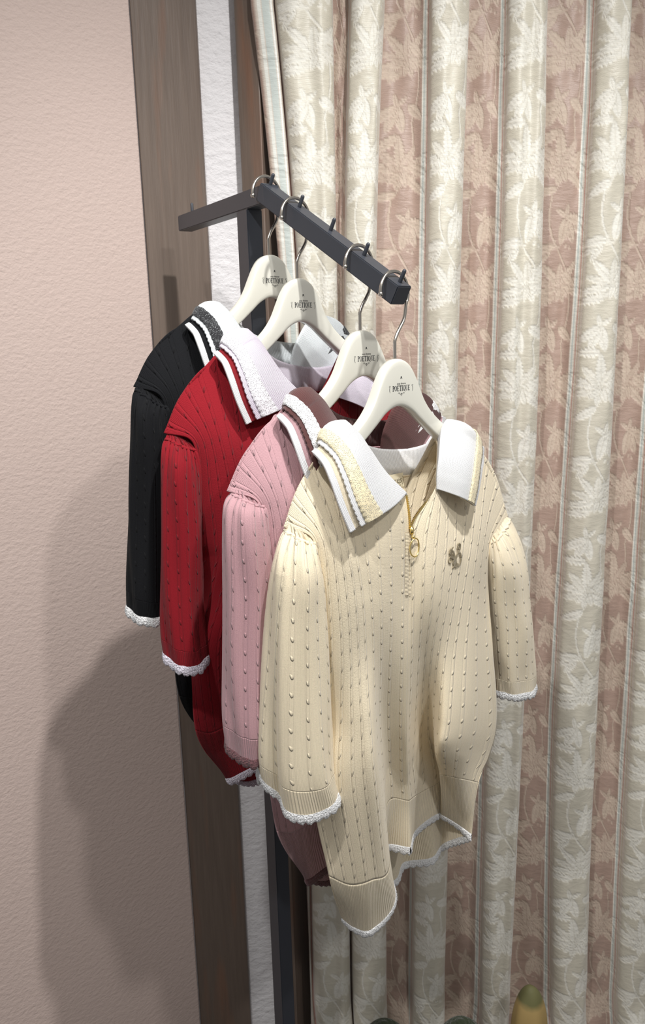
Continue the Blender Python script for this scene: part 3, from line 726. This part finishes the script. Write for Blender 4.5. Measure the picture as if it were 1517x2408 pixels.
def shirt(g, colors, label):
    cb, co, la, un, ed, tr = colors          # body, collar, lace, under-collar edge stripe, edging, inner
    nm = ['black', 'red', 'pink', 'cream'][g]; CUR[0] = g
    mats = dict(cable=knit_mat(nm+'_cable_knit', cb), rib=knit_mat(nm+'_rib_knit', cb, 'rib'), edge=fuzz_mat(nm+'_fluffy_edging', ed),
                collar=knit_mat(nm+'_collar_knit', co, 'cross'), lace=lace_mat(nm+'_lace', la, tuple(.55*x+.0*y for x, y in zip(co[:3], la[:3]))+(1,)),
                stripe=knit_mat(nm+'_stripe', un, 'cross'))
    root = empty('knit_shirt', HK[g], AZ)
    tag(root, label, 'knit shirt', 'cable-knit shirts on the rack')
    fb, fr2, hems = panel(root, 'front', 'hem_ribbing', None, [(NETL, 120, -10, 0), (NETR, 120, 0, 10)], 10, mats, g*1.3, None)
    bb, br, hemb = panel(root, 'back', 'hem_ribbing', None, [(NETB, 180, -10, 10)], 10, mats, g*1.3+2, None)
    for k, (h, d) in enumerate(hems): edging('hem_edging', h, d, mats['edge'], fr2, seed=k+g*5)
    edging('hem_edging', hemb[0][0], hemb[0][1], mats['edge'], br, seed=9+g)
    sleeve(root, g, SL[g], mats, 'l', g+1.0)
    sleeve(root, 3, SRR, mats, 'r', g+2.0)
    # collar with stand, lace strip, scalloped border; second collar layer below with a stripe along its edge
    rows = [warpc(cr(SE, NC)*(1-a)+cr(RO, NC)*a) for a in (0, .35, .7, .93)]
    rows += [collar_surf(q) for q in (.0, .04, .12, .25, .4, .55, .7, .85, .96, 1.0)]
    s = np.arange(NC)/NC*2*np.pi*26
    last = rows[-1]+(collar_surf(1.1)-rows[-1])*(.22*np.abs(np.sin(s)))[:, None]; rows.append(last)
    G = np.array(rows); al = np.linspace(0, .55/.0018, NC); ac = np.linspace(0, 4, len(rows))
    uv = np.stack([np.repeat(ac[:, None], NC, 1), np.repeat(al[None], len(rows), 0)], -1)
    c = grid_obj('collar', to_obj(G), mats['collar'], root, uv, solid=.0022)
    # lace
    rows = []
    for k, q in enumerate((.70, .76, .82, .88, .94)):
        P = collar_surf(q, .0022)
        if k in (0, 4): P = P+(collar_surf(q+.1, .0022)-P)*((.12 if k else -.12)*np.abs(np.sin(s*1.0)))[:, None]
        rows.append(P)
    lc = grid_obj('lace_trim', to_obj(np.array(rows)), mats['lace'], c, None, solid=.0012)
    uc = strip('under_collar', (.55, .8, 1.0, 1.1, 1.2), mats['cable'], root, -.0045)
    us = strip('collar_stripe', (1.14, 1.16, 1.24, 1.29, 1.3), mats['stripe'], uc, -.0035, solid=.0034)
    # piping round the neck seam
    bm = bmesh.new(); tube(bm, [L3(p) for p in warpc(cr(SE, 120))], .0016, 8); bm_obj('neck_seam', bm, mats['cable'], root, True)
    # label inside the back of the neck
    lm = M['tag']; p = local(3, 935, 1131, -.036); q = local(3, 915, 1131, -.034)
    bm = bmesh.new(); ctr = local(3, 928, 1131, -.036); hw, hh = .017, .0095
    for a in (0,):
        vs = [bm.verts.new(L3(ctr+np.array([x, yv, z]))) for x, yv, z in ((-hw, 0.002, -hh), (hw, 0, -hh), (hw, 0.002, hh), (-hw, .004, hh))]; bm.faces.new(vs)
    r_ = bmesh.ops.extrude_face_region(bm, geom=bm.faces[:]); bmesh.ops.translate(bm, verts=[v for v in r_['geom'] if isinstance(v, bmesh.types.BMVert)], vec=(0, .0008, 0))
    lb = bm_obj('neck_label', bm, lm, root); lb['label'] = 'small cream woven label'
    small_text('label_print', 'axes)', .0125, M['print2'], lb, L3(ctr+np.array([.001, .0045, .0025])))
    small_text('label_print', 'femme', .004, M['print2'], lb, L3(ctr+np.array([.001, .0052, .0072])))
    # zip: teeth along both edges, tape, slider and ring pull
    ea = warp(dense(NETL, 239, 3)[:, -1]); eb = warp(dense(NETR, 239, 3)[:, 0])
    k1 = 34
    bm = bmesh.new()
    for E_, sgn in ((ea, -1), (eb, 1)):
        Q = E_[0:k1+2]; Ld = np.concatenate([[0], np.cumsum(np.linalg.norm(np.diff(Q, axis=0), axis=1))]); n = int(Ld[-1]/.0023)
        for i in range(n):
            t = Ld[-1]*(i+.5)/n; p = np.array([np.interp(t, Ld, Q[:, j]) for j in range(3)])
            bmesh.ops.create_cube(bm, size=1, matrix=Matrix.Translation(L3(p+np.array([-sgn*.0002, .0008, 0]))) @ Matrix.Rotation(float(sgn)*.5, 4, 'Y') @ Matrix.Diagonal((.0030, .0022, .0013, 1)))
    zp = bm_obj('zip', bm, M['gold'], root); zp['label'] = 'gold metal zip teeth'
    bm = bmesh.new(); p = ea[k1+1]+np.array([.0008, .0032, .002])
    bmesh.ops.create_cube(bm, size=1, matrix=Matrix.Translation(L3(p)) @ Matrix.Diagonal((.0055, .004, .010, 1))); bmesh.ops.bevel(bm, geom=bm.edges[:], offset=.0012, segments=2, affect='EDGES')
    bmesh.ops.create_icosphere(bm, subdivisions=2, radius=.0023, matrix=Matrix.Translation(L3(p+np.array([0, .002, .0075]))))
    sl_ = bm_obj('zip_slider', bm, M['gold'], zp, True)
    bm = bmesh.new(); cc = p+np.array([.002, .003, .0215])
    tube(bm, [L3(cc+np.array([.0085*math.sin(a), .0005*math.cos(2*a), -.0118*math.cos(a)])) for a in np.linspace(0, 2*math.pi, 41)], .00085, 8, False)
    rp = bm_obj('ring_pull', bm, M['gold'], zp, True); rp['label'] = 'oval gold ring pull'
    # placket welt below the slider
    rowsP = []
    GL = warp(dense(NETL, 239, 121)); GR = warp(dense(NETR, 239, 121))
    for off, wz in ((-9, .0012), (-7, .0030), (-1, .0034), (0, .0008)):
        pass
    PL = np.array([[(GL[i, 120+o] if o <= 0 else GR[i, o])+np.array([0, h, 0]) for o, h in ((-4, .0), (-3, .0012), (-1, .0014), (0, .0004), (1, .0014), (2, .0012), (3, .0))] for i in range(37, 69)])
    al = lengths(PL)/.0018
    grid_obj('placket', to_obj(PL), mats['plack'] if 'plack' in mats else knit_mat(nm+'_placket', cb, 'cross'), root, np.stack([al*0, al], -1))
    # embroidered monogram on the wearer's left chest: interlaced loops of thread
    ctr = local(3, 1067, 1308, .055)
    def onfront(s, v):
        d = (GR[..., 0]-s)**2+(GR[..., 2]-v)**2; i = np.unravel_index(np.argmin(d), d.shape); return GR[i][1]
    bm = bmesh.new(); W0 = onfront(ctr[0], ctr[2])
    dws = (onfront(ctr[0]+.012, ctr[2])-onfront(ctr[0]-.012, ctr[2]))/.024
    def th(fn, n=44, r=.00048):
        pts = []
        for k in range(n):
            x, z = fn(k/(n-1)); x = x*.0165; z = z*.0165
            pts.append(L3(np.array([ctr[0]+x, W0+dws*x+.0018, ctr[2]-z])))
        tube(bm, pts, r, 6)
    pi = math.pi
    for k in range(5):
        e = .055*k
        th(lambda t: (-.75+e+1.1*t+.18*math.sin(2*pi*t), .85*math.cos(pi*1.15*t+.3)-e*.5))
        th(lambda t: (.15+e+.5*math.sin(2*pi*t*.9+.5), .95-1.9*t))
        th(lambda t: (-.45+e+.35*math.sin(2*pi*t), -.9+1.75*t))
        th(lambda t: (.45+e*.8+.42*math.cos(2*pi*t), -.35+.55*math.sin(2*pi*t)))
    th(lambda t: (-.78+.22*math.cos(2*pi*t), -.12+.25*math.sin(2*pi*t)), r=.0008)
    th(lambda t: (.62+.22*math.cos(1.6*pi*t), .72+.22*math.sin(1.6*pi*t)), r=.0008)
    th(lambda t: (-.9+.35*t, .45+.3*math.sin(pi*t)), r=.0008)
    mo = bm_obj('monogram', bm, mats['mono'] if 'mono' in mats else M['mono'], root, True); mo['label'] = 'embroidered taupe interlaced monogram'
    return root
M['tag'] = plain('woven_label', srgb(236, 226, 196), .8)
M['print2'] = plain('label_ink', srgb(110, 100, 80), .8)
M['mono'] = plain('taupe_thread', srgb(140, 126, 96), .5, 0, Sheen_Weight=.3)
W_ = srgb(240, 240, 240)
shirt(0, (srgb(11, 12, 16), srgb(228, 234, 236), srgb(20, 20, 24), W_, W_, None), 'black cable-knit polo shirt with white collar, at the far end beside the rack post')
shirt(1, (srgb(144, 17, 31), srgb(218, 209, 222), srgb(238, 236, 240), W_, srgb(226, 220, 232), None), 'dark red cable-knit polo shirt with pale lilac collar, between the black and pink shirts')
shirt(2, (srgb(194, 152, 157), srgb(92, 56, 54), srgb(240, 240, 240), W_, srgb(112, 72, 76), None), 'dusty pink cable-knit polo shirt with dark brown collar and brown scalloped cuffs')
shirt(3, (srgb(242, 227, 197), srgb(236, 236, 236), srgb(238, 224, 186), W_, W_, None), 'cream cable-knit half-zip polo shirt with white collar, frontmost on the rack')

# ---------------------------------------------------------------- at the foot of the curtain
p = at_y(1248, 2408, 1.42)
o = blob('ornamental_gourd', (p[0], 1.43, 0.0), (.038, .034, .148), gourd_mat(), .8); tag(o, 'olive and yellow rounded ornament on the floor against the curtain', 'ornament')
gm = fuzz_mat('dark_green_plush', srgb(52, 62, 40), 120, .004)
for px, lab in ((905, 'dark green mound at the bottom edge, left of the other green mound'), (1085, 'dark green mound at the bottom edge, between the other mound and the yellow ornament')):
    p = at_y(px, 2408, 1.42); o = blob('green_mound', (p[0], 1.42, 0.0), (.062, .04, .116), gm); tag(o, lab, 'ornament', 'dark green mounds below the curtain')
